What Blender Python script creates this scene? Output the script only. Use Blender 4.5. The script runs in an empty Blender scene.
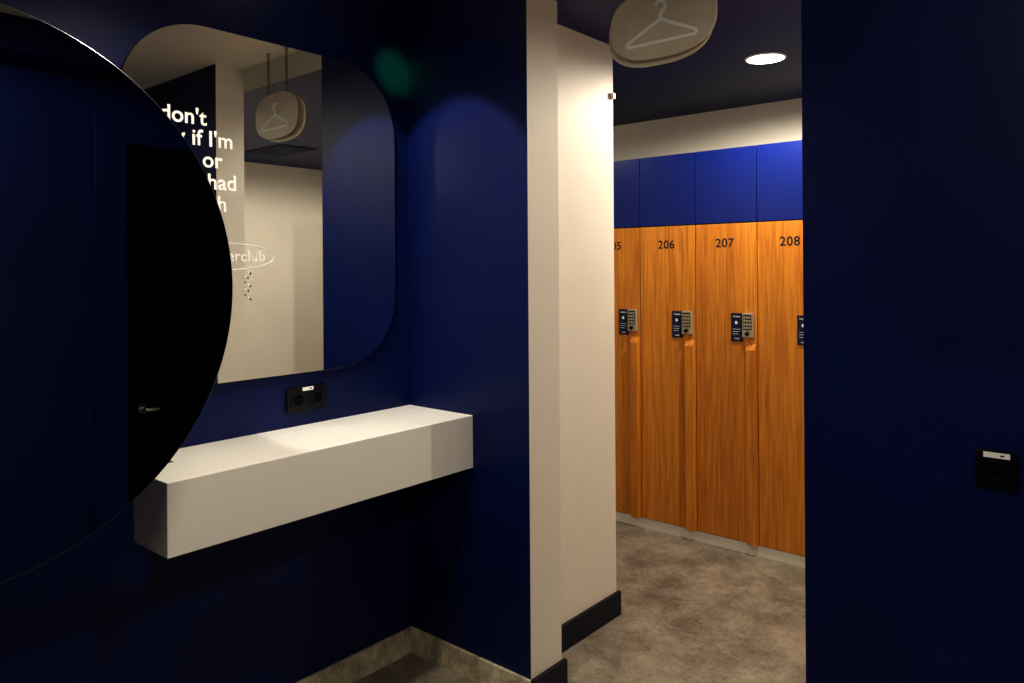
import bpy, bmesh, math, random
from mathutils import Vector, Matrix
random.seed(3)
S = bpy.context.scene
COL = S.collection
try:
    S.view_settings.view_transform = 'Standard'
    S.view_settings.exposure = 0.4
    S.view_settings.gamma = 0.88
except Exception: pass

# ------------------------------------------------------------ materials
def new_mat(name):
    m = bpy.data.materials.new(name); m.use_nodes = True
    nt = m.node_tree; b = nt.nodes['Principled BSDF']
    return m, nt, b

def paint(name, col, rough=0.5, var=0.12, scale=3.0, bump=0.02, bscale=250, spec=0.5, metal=0.0):
    m, nt, b = new_mat(name)
    tc = nt.nodes.new('ShaderNodeTexCoord')
    n = nt.nodes.new('ShaderNodeTexNoise'); n.inputs['Scale'].default_value = scale; n.inputs['Detail'].default_value = 4
    r = nt.nodes.new('ShaderNodeValToRGB')
    r.color_ramp.elements[0].position = 0.3; r.color_ramp.elements[1].position = 0.7
    r.color_ramp.elements[0].color = tuple(c*(1-var) for c in col)+(1,)
    r.color_ramp.elements[1].color = tuple(min(1, c*(1+var)) for c in col)+(1,)
    nt.links.new(tc.outputs['Object'], n.inputs['Vector'])
    nt.links.new(n.outputs['Fac'], r.inputs['Fac'])
    nt.links.new(r.outputs['Color'], b.inputs['Base Color'])
    b.inputs['Roughness'].default_value = rough
    b.inputs['Metallic'].default_value = metal
    b.inputs['Specular IOR Level'].default_value = spec
    if bump > 0:
        n2 = nt.nodes.new('ShaderNodeTexNoise'); n2.inputs['Scale'].default_value = bscale
        bp = nt.nodes.new('ShaderNodeBump'); bp.inputs['Strength'].default_value = bump*5; bp.inputs['Distance'].default_value = 0.001
        nt.links.new(tc.outputs['Object'], n2.inputs['Vector'])
        nt.links.new(n2.outputs['Fac'], bp.inputs['Height'])
        nt.links.new(bp.outputs['Normal'], b.inputs['Normal'])
    return m

def emis(name, col, st):
    m, nt, b = new_mat(name)
    b.inputs['Base Color'].default_value = col+(1,)
    b.inputs['Emission Color'].default_value = col+(1,)
    b.inputs['Emission Strength'].default_value = st
    return m

NAVY = paint('navy_paint', (0.0014, 0.0062, 0.062), 0.42, 0.15, 2.5, 0.05, 300, 0.18)
NAVYC = paint('navy_ceiling_paint', (0.003, 0.009, 0.070), 0.5, 0.1, 2, 0.03, spec=0.15)
NAVYL = paint('navy_laminate', (0.0008, 0.0095, 0.125), 0.34, 0.05, 2, 0.02, spec=0.3)
TAG = paint('dark_tag', (0.002, 0.006, 0.045), 0.45, 0.05, 2, 0.0, spec=0.3)
CREAM = paint('cream_paint', (0.78, 0.735, 0.65), 0.6, 0.03, 2, 0.04, 200)
WHITE = paint('white_solid_surface', (0.92, 0.89, 0.82), 0.4, 0.01, 2, 0.01)
PLINTH = paint('plinth_white', (0.72, 0.70, 0.64), 0.4, 0.03)
BASEB = paint('navy_baseboard', (0.002, 0.005, 0.014), 0.45, 0.1, spec=0.2)
BLACK = paint('black_plastic', (0.002, 0.002, 0.003), 0.4, 0.1, 5, 0.0, spec=0.2)
DOORM = paint('black_door', (0.0010, 0.0010, 0.002), 0.7, 0.1, 3, 0.0, spec=0.05)
LABEL = paint('white_label', (0.92, 0.92, 0.90), 0.5, 0.03, 5, 0.0)
INK = paint('dark_ink', (0.008, 0.008, 0.018), 0.5, 0.1, 5, 0.0, spec=0.2)
SIGN = paint('sign_board_tan', (0.64, 0.55, 0.42), 0.55, 0.08, 12, 0.02)
CHROME = paint('brushed_steel', (0.55, 0.55, 0.55), 0.25, 0.05, 20, 0.0, metal=1.0)
KEYPAD = paint('keypad_silver', (0.42, 0.38, 0.30), 0.35, 0.05, 20, 0.0, metal=0.4)
RIM = paint('bronze_rim', (0.10, 0.10, 0.12), 0.3, 0.05, 20, 0.0, metal=0.9)
LAMP = emis('lamp_diffuser', (1.0, 0.95, 0.85), 18)
GREEN_GLOW = emis('green_led', (0.1, 1.0, 0.5), 2)  # emitter for the made-up green fixture

m, nt, b = new_mat('mirror_glass')
b.inputs['Base Color'].default_value = (0.88, 0.89, 0.87, 1); b.inputs['Metallic'].default_value = 1; b.inputs['Roughness'].default_value = 0.0
MIRROR = m

def wood_mat():
    m, nt, b = new_mat('oak_veneer')
    tc = nt.nodes.new('ShaderNodeTexCoord')
    mp = nt.nodes.new('ShaderNodeMapping'); mp.inputs['Scale'].default_value = (1, 1, 0.05)
    oi = nt.nodes.new('ShaderNodeObjectInfo')
    va = nt.nodes.new('ShaderNodeVectorMath'); va.operation = 'ADD'
    mul = nt.nodes.new('ShaderNodeMath'); mul.operation = 'MULTIPLY'; mul.inputs[1].default_value = 17
    nt.links.new(oi.outputs['Random'], mul.inputs[0])
    nt.links.new(tc.outputs['Object'], va.inputs[0]); nt.links.new(mul.outputs[0], va.inputs[1])
    nt.links.new(va.outputs[0], mp.inputs['Vector'])
    n = nt.nodes.new('ShaderNodeTexNoise'); n.inputs['Scale'].default_value = 80; n.inputs['Detail'].default_value = 8; n.inputs['Distortion'].default_value = 0.4
    n2 = nt.nodes.new('ShaderNodeTexNoise'); n2.inputs['Scale'].default_value = 10; n2.inputs['Detail'].default_value = 3
    nt.links.new(mp.outputs[0], n.inputs['Vector']); nt.links.new(mp.outputs[0], n2.inputs['Vector'])
    mx = nt.nodes.new('ShaderNodeMath'); mx.operation = 'ADD'
    h1 = nt.nodes.new('ShaderNodeMath'); h1.operation = 'MULTIPLY'; h1.inputs[1].default_value = 0.6
    h2 = nt.nodes.new('ShaderNodeMath'); h2.operation = 'MULTIPLY'; h2.inputs[1].default_value = 0.4
    nt.links.new(n.outputs['Fac'], h1.inputs[0]); nt.links.new(n2.outputs['Fac'], h2.inputs[0])
    nt.links.new(h1.outputs[0], mx.inputs[0]); nt.links.new(h2.outputs[0], mx.inputs[1])
    r = nt.nodes.new('ShaderNodeValToRGB')
    r.color_ramp.elements[0].position = 0.36; r.color_ramp.elements[1].position = 0.64
    r.color_ramp.elements[0].color = (0.40, 0.125, 0.010, 1)
    r.color_ramp.elements[1].color = (0.68, 0.26, 0.028, 1)
    nt.links.new(mx.outputs[0], r.inputs['Fac'])
    nt.links.new(r.outputs['Color'], b.inputs['Base Color'])
    b.inputs['Roughness'].default_value = 0.5
    b.inputs['Specular IOR Level'].default_value = 0.3
    return m
WOOD = wood_mat()

def concrete(name, c0, c1, scale):
    m, nt, b = new_mat(name)
    tc = nt.nodes.new('ShaderNodeTexCoord')
    n = nt.nodes.new('ShaderNodeTexNoise'); n.inputs['Scale'].default_value = scale; n.inputs['Detail'].default_value = 10; n.inputs['Roughness'].default_value = 0.72; n.inputs['Distortion'].default_value = 0.2
    n3 = nt.nodes.new('ShaderNodeTexNoise'); n3.inputs['Scale'].default_value = scale*12; n3.inputs['Detail'].default_value = 5
    nt.links.new(tc.outputs['Object'], n.inputs['Vector']); nt.links.new(tc.outputs['Object'], n3.inputs['Vector'])
    a = nt.nodes.new('ShaderNodeMath'); a.operation = 'MULTIPLY_ADD'; a.inputs[1].default_value = 0.3
    nt.links.new(n3.outputs['Fac'], a.inputs[0]); nt.links.new(n.outputs['Fac'], a.inputs[2])
    r = nt.nodes.new('ShaderNodeValToRGB')
    r.color_ramp.elements[0].position = 0.50; r.color_ramp.elements[1].position = 0.80
    r.color_ramp.elements[0].color = c0+(1,); r.color_ramp.elements[1].color = c1+(1,)
    nt.links.new(a.outputs[0], r.inputs['Fac']); nt.links.new(r.outputs['Color'], b.inputs['Base Color'])
    b.inputs['Roughness'].default_value = 0.5
    return m
FLOOR = concrete('concrete_vinyl', (0.13, 0.108, 0.080), (0.35, 0.30, 0.23), 5.5)
STONE = concrete('stone_skirting', (0.22, 0.18, 0.11), (0.82, 0.72, 0.50), 11)

# ------------------------------------------------------------ mesh helpers
def link(ob, parent=None):
    COL.objects.link(ob)
    if parent: ob.parent = parent
    return ob

def empty(name, loc=(0, 0, 0)):
    e = bpy.data.objects.new(name, None); e.empty_display_size = 0.1
    e.location = loc; COL.objects.link(e)
    return e

def mesh_obj(name, bm, mats, parent=None, smooth=False):
    me = bpy.data.meshes.new(name); bm.to_mesh(me); bm.free()
    for mm in mats: me.materials.append(mm)
    if smooth:
        for p in me.polygons: p.use_smooth = True
    return link(bpy.data.objects.new(name, me), parent)

def box(name, x0, x1, y0, y1, z0, z1, mat, parent=None, faces=None, bevel=0.0):
    """faces: dict side->material, sides '-x','+x','-y','+y','-z','+z'"""
    bm = bmesh.new()
    ox, oy, oz = (x0+x1)/2, (y0+y1)/2, (z0+z1)/2
    bmesh.ops.create_cube(bm, size=1)
    for v in bm.verts:
        v.co = Vector((v.co.x*(x1-x0), v.co.y*(y1-y0), v.co.z*(z1-z0)))
    mats = [mat]
    if faces:
        for k, fm in faces.items():
            if fm not in mats: mats.append(fm)
            ax = 'xyz'.index(k[1]); s = 1 if k[0] == '+' else -1
            for f in bm.faces:
                f.normal_update()
                if f.normal[ax]*s > 0.9: f.material_index = mats.index(fm)
    if bevel > 0:
        bmesh.ops.bevel(bm, geom=list(bm.edges), offset=bevel, segments=2, affect='EDGES', profile=0.5)
    ob = mesh_obj(name, bm, mats, parent)
    ob.location = (ox, oy, oz) if not parent else (ox-parent.location.x, oy-parent.location.y, oz-parent.location.z)
    return ob

def frame3(axis):
    # local (u,v,n) -> world; axis 'x': wall facing +X ; 'y': wall facing -Y
    if axis == 'x': return Vector((0, 1, 0)), Vector((0, 0, 1)), Vector((1, 0, 0))
    if axis == 'z': return Vector((1, 0, 0)), Vector((0, 1, 0)), Vector((0, 0, 1))
    return Vector((1, 0, 0)), Vector((0, 0, 1)), Vector((0, -1, 0))

def slab(name, outline, axis, origin, thick, front, side, parent=None, bev=0.0):
    """flat shaped plate: outline (u,v) list, front face at origin, going back by thick"""
    u, v, n = frame3(axis)
    bm = bmesh.new()
    f = [bm.verts.new(u*a+v*c) for a, c in outline]
    k = [bm.verts.new(u*a+v*c-n*thick) for a, c in outline]
    ff = bm.faces.new(f); ff.material_index = 0
    bf = bm.faces.new(list(reversed(k))); bf.material_index = 1
    N = len(f)
    for i in range(N):
        q = bm.faces.new((f[i], k[i], k[(i+1) % N], f[(i+1) % N])); q.material_index = 1
    bmesh.ops.recalc_face_normals(bm, faces=bm.faces)
    if bev > 0:
        es = [e for e in ff.edges]
        r = bmesh.ops.bevel(bm, geom=es, offset=bev, segments=1, affect='EDGES')
        for q in r['faces']: q.material_index = 1
    ob = mesh_obj(name, bm, [front, side], parent)
    o = Vector(origin)
    ob.location = o - (parent.location if parent else Vector())
    return ob

def superrect(w, h, r, n=2.4, seg=20):
    pts = []
    for cx, cy, a0 in ((w/2-r, h/2-r, 0), (-w/2+r, h/2-r, 90), (-w/2+r, -h/2+r, 180), (w/2-r, -h/2+r, 270)):
        for i in range(seg+1):
            t = math.radians(a0+90*i/seg); c, s = math.cos(t), math.sin(t)
            pts.append((cx+r*math.copysign(abs(c)**(2/n), c), cy+r*math.copysign(abs(s)**(2/n), s)))
    out = []
    for p in pts:
        if not out or (abs(p[0]-out[-1][0])+abs(p[1]-out[-1][1])) > 1e-6: out.append(p)
    if abs(out[0][0]-out[-1][0])+abs(out[0][1]-out[-1][1]) < 1e-6: out.pop()
    return out

def tube(name, pts, rad, mat, parent=None, cyclic=False, origin=(0, 0, 0), flat=None):
    cu = bpy.data.curves.new(name, 'CURVE'); cu.dimensions = '3D'
    cu.bevel_depth = rad; cu.bevel_resolution = 3
    sp = cu.splines.new('POLY'); sp.points.add(len(pts)-1)
    for i, p in enumerate(pts): sp.points[i].co = (*p, 1)
    sp.use_cyclic_u = cyclic
    cu.materials.append(mat)
    ob = bpy.data.objects.new(name, cu); link(ob, parent)
    ob.location = Vector(origin) - (parent.location if parent else Vector())
    return ob

def text(name, body, size, axis, origin, mat, parent=None, align='CENTER', bold=0.0, spacing=1.0):
    cu = bpy.data.curves.new(name, 'FONT'); cu.body = body; cu.size = size
    cu.align_x = align; cu.extrude = 0.0002; cu.offset = bold; cu.space_character = spacing
    cu.materials.append(mat)
    ob = bpy.data.objects.new(name, cu); link(ob, parent)
    ob.rotation_euler = (math.pi/2, 0, math.pi/2 if axis == 'x' else 0)
    ob.location = Vector(origin) - (parent.location if parent else Vector())
    return ob

def cyl(name, r, h, loc, axis, mat, parent=None, seg=32, r2=None):
    bm = bmesh.new()
    bmesh.ops.create_cone(bm, cap_ends=True, segments=seg, radius1=r, radius2=r if r2 is None else r2, depth=h)
    if axis == 'x': bmesh.ops.rotate(bm, matrix=Matrix.Rotation(math.pi/2, 3, 'Y'), verts=bm.verts)
    if axis == 'y': bmesh.ops.rotate(bm, matrix=Matrix.Rotation(math.pi/2, 3, 'X'), verts=bm.verts)
    ob = mesh_obj(name, bm, [mat], parent)
    ob.location = Vector(loc) - (parent.location if parent else Vector())
    return ob

# ------------------------------------------------------------ dimensions
EYE = 1.42
XM = -2.11      # mirror wall
YD = 1.88       # wall with doorway
XJ = -1.537     # left jamb
XR = -0.660     # right jamb
YB = 2.03
XF2 = -1.68
HC = 2.325      # corridor ceiling
HR = 2.44       # room ceiling
YL = 3.57       # locker fronts
YW = 4.095
XD = 1.20       # wall with dark door

# ------------------------------------------------------------ shell
box('floor', -3.4, 1.8, -2.2, 4.3, -0.1, 0, FLOOR)
box('wall_left', XM-0.1, XM, -2.2, YD, 0, HR, NAVY)
box('wall_doorway_left', XM-0.1, XJ, YD, 2.045, 0, HR, CREAM, faces={'-y': NAVY})
box('wall_corridor_pier', XM-0.1, XF2, 2.045, 2.61, 0, HC, CREAM)
box('wall_doorway_right', XR, 0.5, YD, YB, 0, HR, CREAM, faces={'-y': NAVY})
box('wall_alcove_side', 0.4, 0.5, YB, 2.55, 0, HR, CREAM, faces={'+x': NAVY})
box('wall_alcove_back', 0.5, XD+0.1, 2.45, 2.55, 0, HR, CREAM, faces={'-y': NAVY})
box('wall_right', XD, XD+0.1, -2.2, 2.45, 0, HR, NAVY)
box('wall_front', XM, XD, -2.3, -2.2, 0, HR, NAVY)
box('wall_corridor_back', -3.4, 1.7, YW, YW+0.1, 0, HC, CREAM)
box('wall_corridor_right', 1.6, 1.7, 2.55, YW, 0, HC, CREAM)
box('wall_corridor_left', -3.4, -3.3, 2.045, YW, 0, HC, CREAM)
box('wall_corridor_near', -3.3, XM-0.1, 2.045, 2.145, 0, HC, CREAM)
box('ceiling', XM-0.1, XD+0.1, -2.2, YB, HR, HR+0.1, CREAM)
box('ceiling_alcove', 0.4, XD+0.1, YB, 2.55, HR, HR+0.1, CREAM)
box('ceiling_corridor', -3.4, 0.4, YB+0.0, 4.2, HC, HR+0.1, NAVYC, faces={'-y': CREAM})
box('ceiling_corridor_right', 0.4, 1.7, 2.55, 4.2, HC, HR+0.1, NAVYC)
box('ceiling_bulkhead', 1.04, XD, -2.2, 2.45, 2.30, HR, NAVY)
# partition that carries the round mirror (out of frame, left)
box('wall_partition', -1.36, -1.225, -2.2, 0.12, 0, HR, NAVY)

# skirting
box('baseboard_left', XM, XM+0.012, -2.2, YD-0.012, 0, 0.09, STONE)
box('baseboard_doorway_left', XM, XJ, YD-0.012, YD, 0, 0.09, STONE)
box('baseboard_doorway_right', XR, 0.5, YD-0.012, YD, 0, 0.09, STONE)
box('baseboard_jamb_left', XJ, XJ+0.014, YD, 2.059, 0, 0.09, BASEB)
box('baseboard_jamb_right', XR-0.014, XR, YD, YB, 0, 0.09, BASEB)
box('baseboard_corridor_pier', XF2, XF2+0.014, 2.06, 2.624, 0, 0.095, BASEB)
box('baseboard_corridor_right', 1.586, 1.6, 2.55, YW, 0, 0.09, BASEB)
box('baseboard_corridor_back', 0.56, 1.586, YW-0.014, YW, 0, 0.09, BASEB)

# ------------------------------------------------------------ vanity shelf (L-shaped footprint)
bm = bmesh.new()
fp = [(-1.787, 0.824), (-1.787, YD), (XM, YD), (XM, 0.93), (-1.972, 0.93), (-1.972, 0.824)]
lo = [bm.verts.new((x, y, 0.733)) for x, y in fp]; hi = [bm.verts.new((x, y, 0.914)) for x, y in fp]
bm.faces.new(lo); bm.faces.new(hi)
for k in range(6): bm.faces.new((lo[k], lo[(k+1) % 6], hi[(k+1) % 6], hi[k]))
bmesh.ops.recalc_face_normals(bm, faces=bm.faces)
bmesh.ops.bevel(bm, geom=list(bm.edges), offset=0.002, segments=2, affect='EDGES', profile=0.5)
mesh_obj('vanity_shelf', bm, [WHITE])

# ------------------------------------------------------------ rounded square wall mirror
mc = (XM+0.018, 1.320, 1.607)
wm = empty('rounded_square_mirror', mc)
slab('glass', superrect(0.958, 1.043, 0.25, 2.1), 'x', mc, 0.006, MIRROR, RIM, wm, bev=0.0015)
slab('backing', superrect(0.85, 0.93, 0.22, 2.1), 'x', (XM+0.0118, mc[1], mc[2]), 0.0118, BLACK, BLACK, wm)
tx = XM+0.0183
for body, y, z in (("I don't", 1.087, 1.840), ("know if I'm", 1.170, 1.781), ("awake or", 1.135, 1.720),
                   ("just had", 1.181, 1.657), ("a bath", 1.149, 1.593)):
    text('lettering', body, 0.064, 'x', (tx, y, z), LABEL, wm, 'RIGHT', 0.0011, 1.02)
text('logo_lettering', 'waterclub', 0.048, 'x', (tx, 1.275, 1.446), LABEL, wm, 'RIGHT', 0.0005, 1.05)
tube('logo_oval', [(0, 0.165*math.cos(t*math.tau/48), 0.040*math.sin(t*math.tau/48)) for t in range(48)], 0.0015, LABEL, wm, True, (tx, 1.140, 1.460))
for k in range(14):
    zz = 1.415-0.0065*k; yy = 1.215+0.010*math.sin(k*2.1)
    slab('logo_drop', [(0.0026*math.cos(t*math.tau/10), 0.0034*math.sin(t*math.tau/10)) for t in range(10)], 'x', (tx+0.0002, yy, zz), 0.0006, TAG if k % 2 else LABEL, INK, wm)  # cluster of small dots on the glass below the oval

# ------------------------------------------------------------ round mirror
Q = 1.2
rc = (-Q, 0.267, 1.391)
rm = empty('round_mirror', rc)
R = 0.402
circ = [(R*math.cos(math.tau*i/160), R*math.sin(math.tau*i/160)) for i in range(160)]
slab('glass', circ, 'x', rc, 0.006, MIRROR, RIM, rm, bev=0.0012)
slab('mount', superrect(0.2, 0.4, 0.04, 2), 'x', (-Q-0.006, 0.0, 1.389), 0.019, BLACK, BLACK, rm)

# ------------------------------------------------------------ sockets
def socket(axis, c, gangs):
    e = empty('power_socket', c)
    u, v, n = frame3(axis); c = Vector(c)
    W = 0.078*gangs - 0.004*(gangs-1)
    slab('frame', superrect(W, 0.082, 0.008, 2, 6), axis, c+n*0.009, 0.009, BLACK, BLACK, e, bev=0.002)
    for g in range(gangs):
        o = c+u*((g-(gangs-1)/2)*0.072)
        slab('insert', superrect(0.056, 0.056, 0.004, 2, 5), axis, o+n*0.0115, 0.004, BLACK, BLACK, e, bev=0.001)
        ring = [tuple(u*0.0195*math.cos(t*math.tau/32)+v*0.0195*math.sin(t*math.tau/32)) for t in range(32)]
        tube('ring', ring, 0.0012, BLACK, e, True, o+n*0.0115)
        well = [(0.018*math.cos(t*math.tau/32), 0.018*math.sin(t*math.tau/32)) for t in range(32)]
        slab('well', well, axis, o+n*0.0120, 0.0006, DOORM, DOORM, e)
        for s in (-1, 1):
            slab('pin_hole', [(0.0025*math.cos(t*math.tau/12), 0.0025*math.sin(t*math.tau/12)) for t in range(12)], axis, o+u*(s*0.0095)+n*0.0126, 0.0004, INK, INK, e)
    lw = 0.024 if axis == 'y' else 0.020
    slab('label', [(-lw, -0.0055), (lw, -0.0055), (lw, 0.0055), (-lw, 0.0055)], axis, c+v*0.032+n*0.0127, 0.004, LABEL, LABEL, e)
    slab('label_print', [(-0.004, -0.0016), (0.004, -0.0016), (0.004, 0.0016), (-0.004, 0.0016)], axis, c+v*0.032+u*0.010+n*0.0129, 0.0003, TAG, TAG, e)
    return e
socket('x', (XM, 1.430, 1.0), 2)
socket('y', (-0.255, YD, 0.985), 1)

# ------------------------------------------------------------ hanging sign
sc = (-1.086, 1.956, 2.136)
sg = empty('hanging_cloakroom_sign', sc)
ov = [(0.172*math.copysign(abs(math.cos(t))**(2/2.6), math.cos(t)), 0.105*math.copysign(abs(math.sin(t))**(2/2.6), math.sin(t))) for t in [math.tau*i/96 for i in range(96)]]
slab('front_board', ov, 'y', (sc[0], sc[1]-0.012, sc[2]), 0.008, SIGN, SIGN, sg, bev=0.001)
slab('back_board', ov, 'y', (sc[0]-0.022, sc[1]+0.012, sc[2]-0.014), 0.008, SIGN, SIGN, sg, bev=0.001)
cyl('spacer_1', 0.006, 0.012, (sc[0]-0.06, sc[1]+0.002, sc[2]+0.07), 'y', CHROME, sg, 12)
cyl('spacer_2', 0.006, 0.012, (sc[0]+0.06, sc[1]+0.002, sc[2]+0.07), 'y', CHROME, sg, 12)
def hanger(yoff):
    P = []
    for i in range(0, 15):
        t = math.radians(170 - i*(250/14))
        P.append((0.016*math.cos(t), yoff, 0.040+0.016*math.sin(t)))
    P.append((0.0, yoff, 0.016)); P.append((0.0, yoff, 0.004))
    tube('hanger_hook', P, 0.0060, LABEL, sg, False, sc)
    T = [(0, 0.004), (0.108, -0.048), (0.113, -0.055), (0.108, -0.061), (-0.108, -0.061), (-0.113, -0.055), (-0.108, -0.048)]
    tube('hanger_body', [(a, yoff, c) for a, c in T], 0.0060, LABEL, sg, True, sc)
hanger(-0.012)
def chain(x):
    bm = bmesh.new(); z = sc[2]+0.095; k = 0
    while z < HR-0.004:
        ring = []
        for i in range(14):
            t = math.tau*i/14
            a, c = 0.005*math.cos(t), 0.0095*math.sin(t)
            base = Vector((a, 0, c)) if k % 2 == 0 else Vector((0, a, c))
            nrm = Vector((math.cos(t), 0, math.sin(t))) if k % 2 == 0 else Vector((0, math.cos(t), math.sin(t)))
            oth = Vector((0, 1, 0)) if k % 2 == 0 else Vector((1, 0, 0))
            ring.append([bm.verts.new(base+Vector((x-sc[0], 0, z-sc[2]))+(nrm*math.cos(p)+oth*math.sin(p))*0.0018) for p in [math.tau*j/6 for j in range(6)]])
        for i in range(14):
            for j in range(6):
                bm.faces.new((ring[i][j], ring[(i+1) % 14][j], ring[(i+1) % 14][(j+1) % 6], ring[i][(j+1) % 6]))
        z += 0.0155; k += 1
    bmesh.ops.recalc_face_normals(bm, faces=bm.faces)
    mesh_obj('chain', bm, [RIM], sg, True)
    cyl('ceiling_hook', 0.009, 0.006, (x, sc[1], HR-0.003), 'z', CHROME, sg, 16)
chain(sc[0]-0.075); chain(sc[0]+0.075)

# ------------------------------------------------------------ lockers
LW = 0.328
def locker(i):
    x0 = -2.787+LW*i; x1 = x0+LW; num = 203+i+1
    g = 0.0022
    e = empty('locker', ((x0+x1)/2, YL, 0))
    box('carcass', x0+0.0005, x1-0.0005, YL+0.02, YW-0.005, 0.055, 2.005, INK, e)
    box('plinth', x0+0.0002, x1-0.0002, YL+0.006, YW-0.005, 0.0, 0.053, PLINTH, e)
    box('upper_panel', x0+g, x1-g, YL, YL+0.0195, 1.640, 2.012, NAVYL, e, bevel=0.0012)
    box('door', x0+g, x1-g, YL, YL+0.0195, 0.057, 1.635, WOOD, e, bevel=0.0012)
    bm = bmesh.new()
    prof = [(x1-0.058, 0.0), (x1-0.050, -0.028), (x1-0.006, -0.028), (x1-0.006, 0.0)]
    lo = [bm.verts.new((px-e.location.x, py, 0.057)) for px, py in prof]
    hi = [bm.verts.new((px-e.location.x, py, 1.040 if py == 0 else 1.010)) for px, py in prof]
    bm.faces.new(lo); bm.faces.new(hi)
    for k in range(4): bm.faces.new((lo[k], lo[(k+1) % 4], hi[(k+1) % 4], hi[k]))
    bmesh.ops.recalc_face_normals(bm, faces=bm.faces)
    mesh_obj('grip_rail', bm, [WOOD], e)
    text('number', str(num), 0.062, 'y', (x0+LW*0.49, YL-0.0006, 1.518), INK, e, 'CENTER', 0.0008, 1.08)
    box('lock_tag', x1-0.134, x1-0.072, YL-0.006, YL, 1.048, 1.188, TAG, e, bevel=0.002)
    text('tag_title', 'keyless', 0.013, 'y', (x1-0.103, YL-0.0068, 1.168), LABEL, e)
    box('tag_icon', x1-0.112, x1-0.100, YL-0.0068, YL-0.006, 1.134, 1.148, LABEL, e)
    for k in range(3):
        box('tag_line', x1-0.124, x1-0.084-0.006*k, YL-0.0068, YL-0.006, 1.108-0.012*k, 1.1095-0.012*k, LABEL, e)
    text('tag_foot', 'code', 0.013, 'y', (x1-0.103, YL-0.0068, 1.058), LABEL, e)
    box('keypad', x1-0.070, x1-0.016, YL-0.020, YL, 1.070, 1.190, KEYPAD, e, bevel=0.003)
    box('keypad_face', x1-0.064, x1-0.022, YL-0.0215, YL-0.020, 1.108, 1.182, BLACK, e)
    for r in range(4):
        for c in range(3):
            box('key', x1-0.061+c*0.013, x1-0.0515+c*0.013, YL-0.0235, YL-0.0215, 1.164-r*0.017, 1.175-r*0.017, KEYPAD, e)
    cyl('lock_knob', 0.010, 0.012, (x1-0.043, YL-0.026, 1.089), 'y', BLACK, e, 20)
for i in range(10): locker(i)

# ------------------------------------------------------------ ceiling downlights
def downlight(x, y, z, r=0.078, mat=LAMP):
    e = empty('ceiling_downlight', (x, y, z))
    bm = bmesh.new(); N = 48
    prof = [(r*1.12, 0.0), (r*1.12, -0.004), (r*1.0, -0.006), (r*0.98, -0.002)]
    rings = [[bm.verts.new((a*math.cos(math.tau*i/N), a*math.sin(math.tau*i/N), h)) for i in range(N)] for a, h in prof]
    for k in range(3):
        for i in range(N):
            bm.faces.new((rings[k][i], rings[k][(i+1) % N], rings[k+1][(i+1) % N], rings[k+1][i]))
    bmesh.ops.recalc_face_normals(bm, faces=bm.faces)
    mesh_obj('trim_ring', bm, [PLINTH], e, True)
    cyl('diffuser', r*0.99, 0.003, (x, y, z-0.0025), 'z', mat, e, 48)
    return e
def spot(name, loc, target, power, angle, blend, col, size=0.05):
    l = bpy.data.lights.new(name, 'SPOT'); l.energy = power; l.spot_size = math.radians(angle); l.spot_blend = blend
    l.color = col; l.shadow_soft_size = size
    o = bpy.data.objects.new(name, l); link(o); o.location = loc
    d = Vector(target)-Vector(loc); o.rotation_euler = d.to_track_quat('-Z', 'Y').to_euler()
    return o
WARM = (1.0, 0.90, 0.74)
for n, (x, y) in enumerate(((-1.28, 3.206), (0.2, 3.25), (-2.75, 2.9))):
    downlight(x, y, HC)
    spot('corridor_lamp', (x, y, HC-0.05), (x, y, 0), (54, 40, 6)[n], 179, 0.30, WARM, 0.04)
downlight(-1.42, 0.95, HR, 0.05)
spot('room_lamp', (-1.42, 0.95, HR-0.03), (-1.42, 0.95, 0), 46, 140, 0.7, WARM, 0.05)
downlight(0.45, 0.1, HR, 0.078)  # unseen fixture added for the extra room light below
spot('room_lamp', (0.45, 0.1, HR-0.03), (0.45, 0.1, 0), 58, 176, 0.15, WARM, 0.10)  # added light, brightens the right wall and the hanging sign
downlight(-1.85, 1.35, HR, 0.035)  # made-up fixture for the added spot below
spot('wall_washer', (-1.85, 1.35, HR-0.03), (-1.86, 1.88, 1.22), 25, 60, 0.12, (1.0, 0.95, 0.9), 0.02)  # added spot, imitates the light patch the square mirror casts on the wall
ge = empty('green_indicator_light', (-1.1, 1.3, HR))  # unseen fixture made up to hold the green spot
cyl('body', 0.02, 0.02, (-1.1, 1.3, HR-0.010), 'z', BLACK, ge)
cyl('led', 0.006, 0.004, (-1.1, 1.3, HR-0.021), 'z', GREEN_GLOW, ge)
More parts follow.
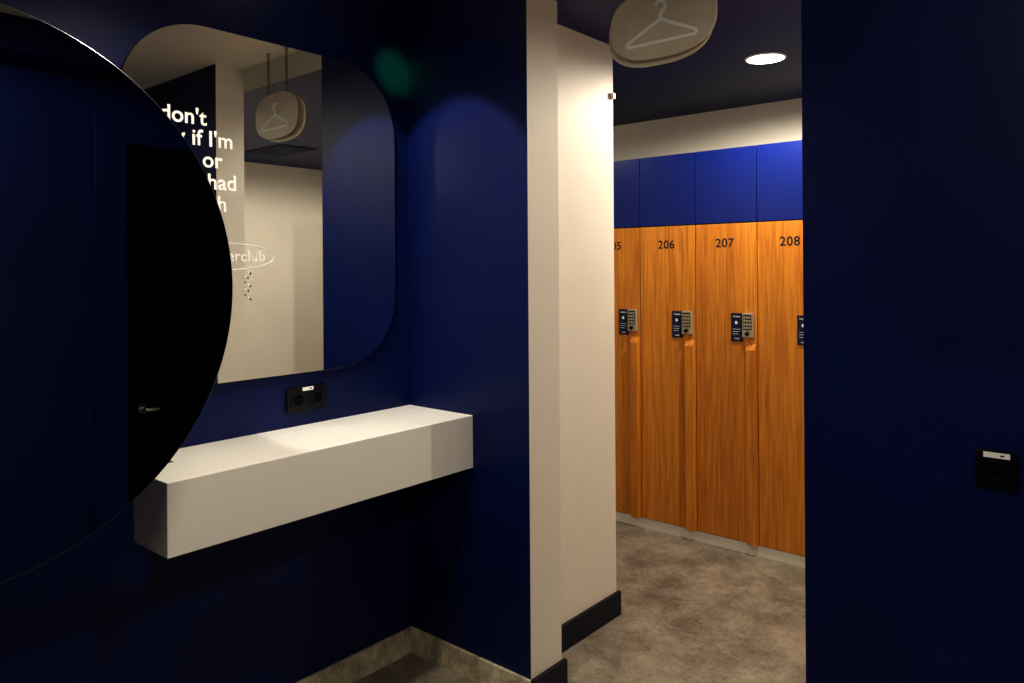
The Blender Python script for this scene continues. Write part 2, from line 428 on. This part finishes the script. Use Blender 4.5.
spot('indicator_lamp', (-1.1, 1.3, HR-0.03), (XM, 1.815, 2.14), 190.0, 10, 1.0, (0.02, 1.0, 0.07), 0.01)  # added narrow green spot, makes the glow on the left wall

# ------------------------------------------------------------ door seen in the round mirror
de = empty('door_1', (XD, 1.9, 0))
box('leaf', XD-0.008, XD-0.001, 1.474, 2.36, 0.005, 2.0, DOORM, de)
box('frame_left', XD-0.03, XD, 1.338, 1.474, 0, 2.125, NAVY, de, bevel=0.003)
box('frame_right', XD-0.03, XD, 2.36, 2.449, 0, 2.125, NAVY, de, bevel=0.003)
box('frame_top', XD-0.029, XD, 1.474, 2.36, 2.0, 2.125, NAVY, de, bevel=0.003)
cyl('handle_rose', 0.022, 0.008, (XD-0.012, 1.545, 0.775), 'x', CHROME, de)
tube('handle_lever', [(0, 0, 0), (-0.04, 0, 0), (-0.046, 0.008, 0), (-0.046, 0.055, 0)], 0.009, CHROME, de, False, (XD-0.012, 1.545, 0.775))
box('wall_sensor', XF2+0.0, XF2+0.014, 2.59, 2.61, 2.105, 2.13, PLINTH, bevel=0.003)
ve = empty('ceiling_vent', (0.85, 3.2, HC))
box('vent_frame', 0.6, 1.1, 3.05, 3.35, HC-0.008, HC, BASEB, ve)
for k in range(8): box('vent_slat', 0.61, 1.09, 3.07+k*0.035, 3.085+k*0.035, HC-0.012, HC-0.008, NAVYC, ve)

# ------------------------------------------------------------ world
w = bpy.data.worlds.new('World'); S.world = w; w.use_nodes = True
w.node_tree.nodes['Background'].inputs[0].default_value = (0.02, 0.025, 0.04, 1)
w.node_tree.nodes['Background'].inputs[1].default_value = 0.3

# ------------------------------------------------------------ camera
cd = bpy.data.cameras.new('camera'); cam = bpy.data.objects.new('camera', cd); COL.objects.link(cam)
cd.sensor_width = 36; cd.lens = 752/1024*36; cd.shift_y = -73.5/1024; cd.clip_start = 0.02
M = Matrix.Rotation(math.radians(40.5), 4, 'Z') @ Matrix.Rotation(math.pi/2, 4, 'X') @ Matrix.Rotation(math.radians(-0.4), 4, 'Z')
M.translation = Vector((0, 0, EYE))
cam.matrix_world = M
S.camera = cam
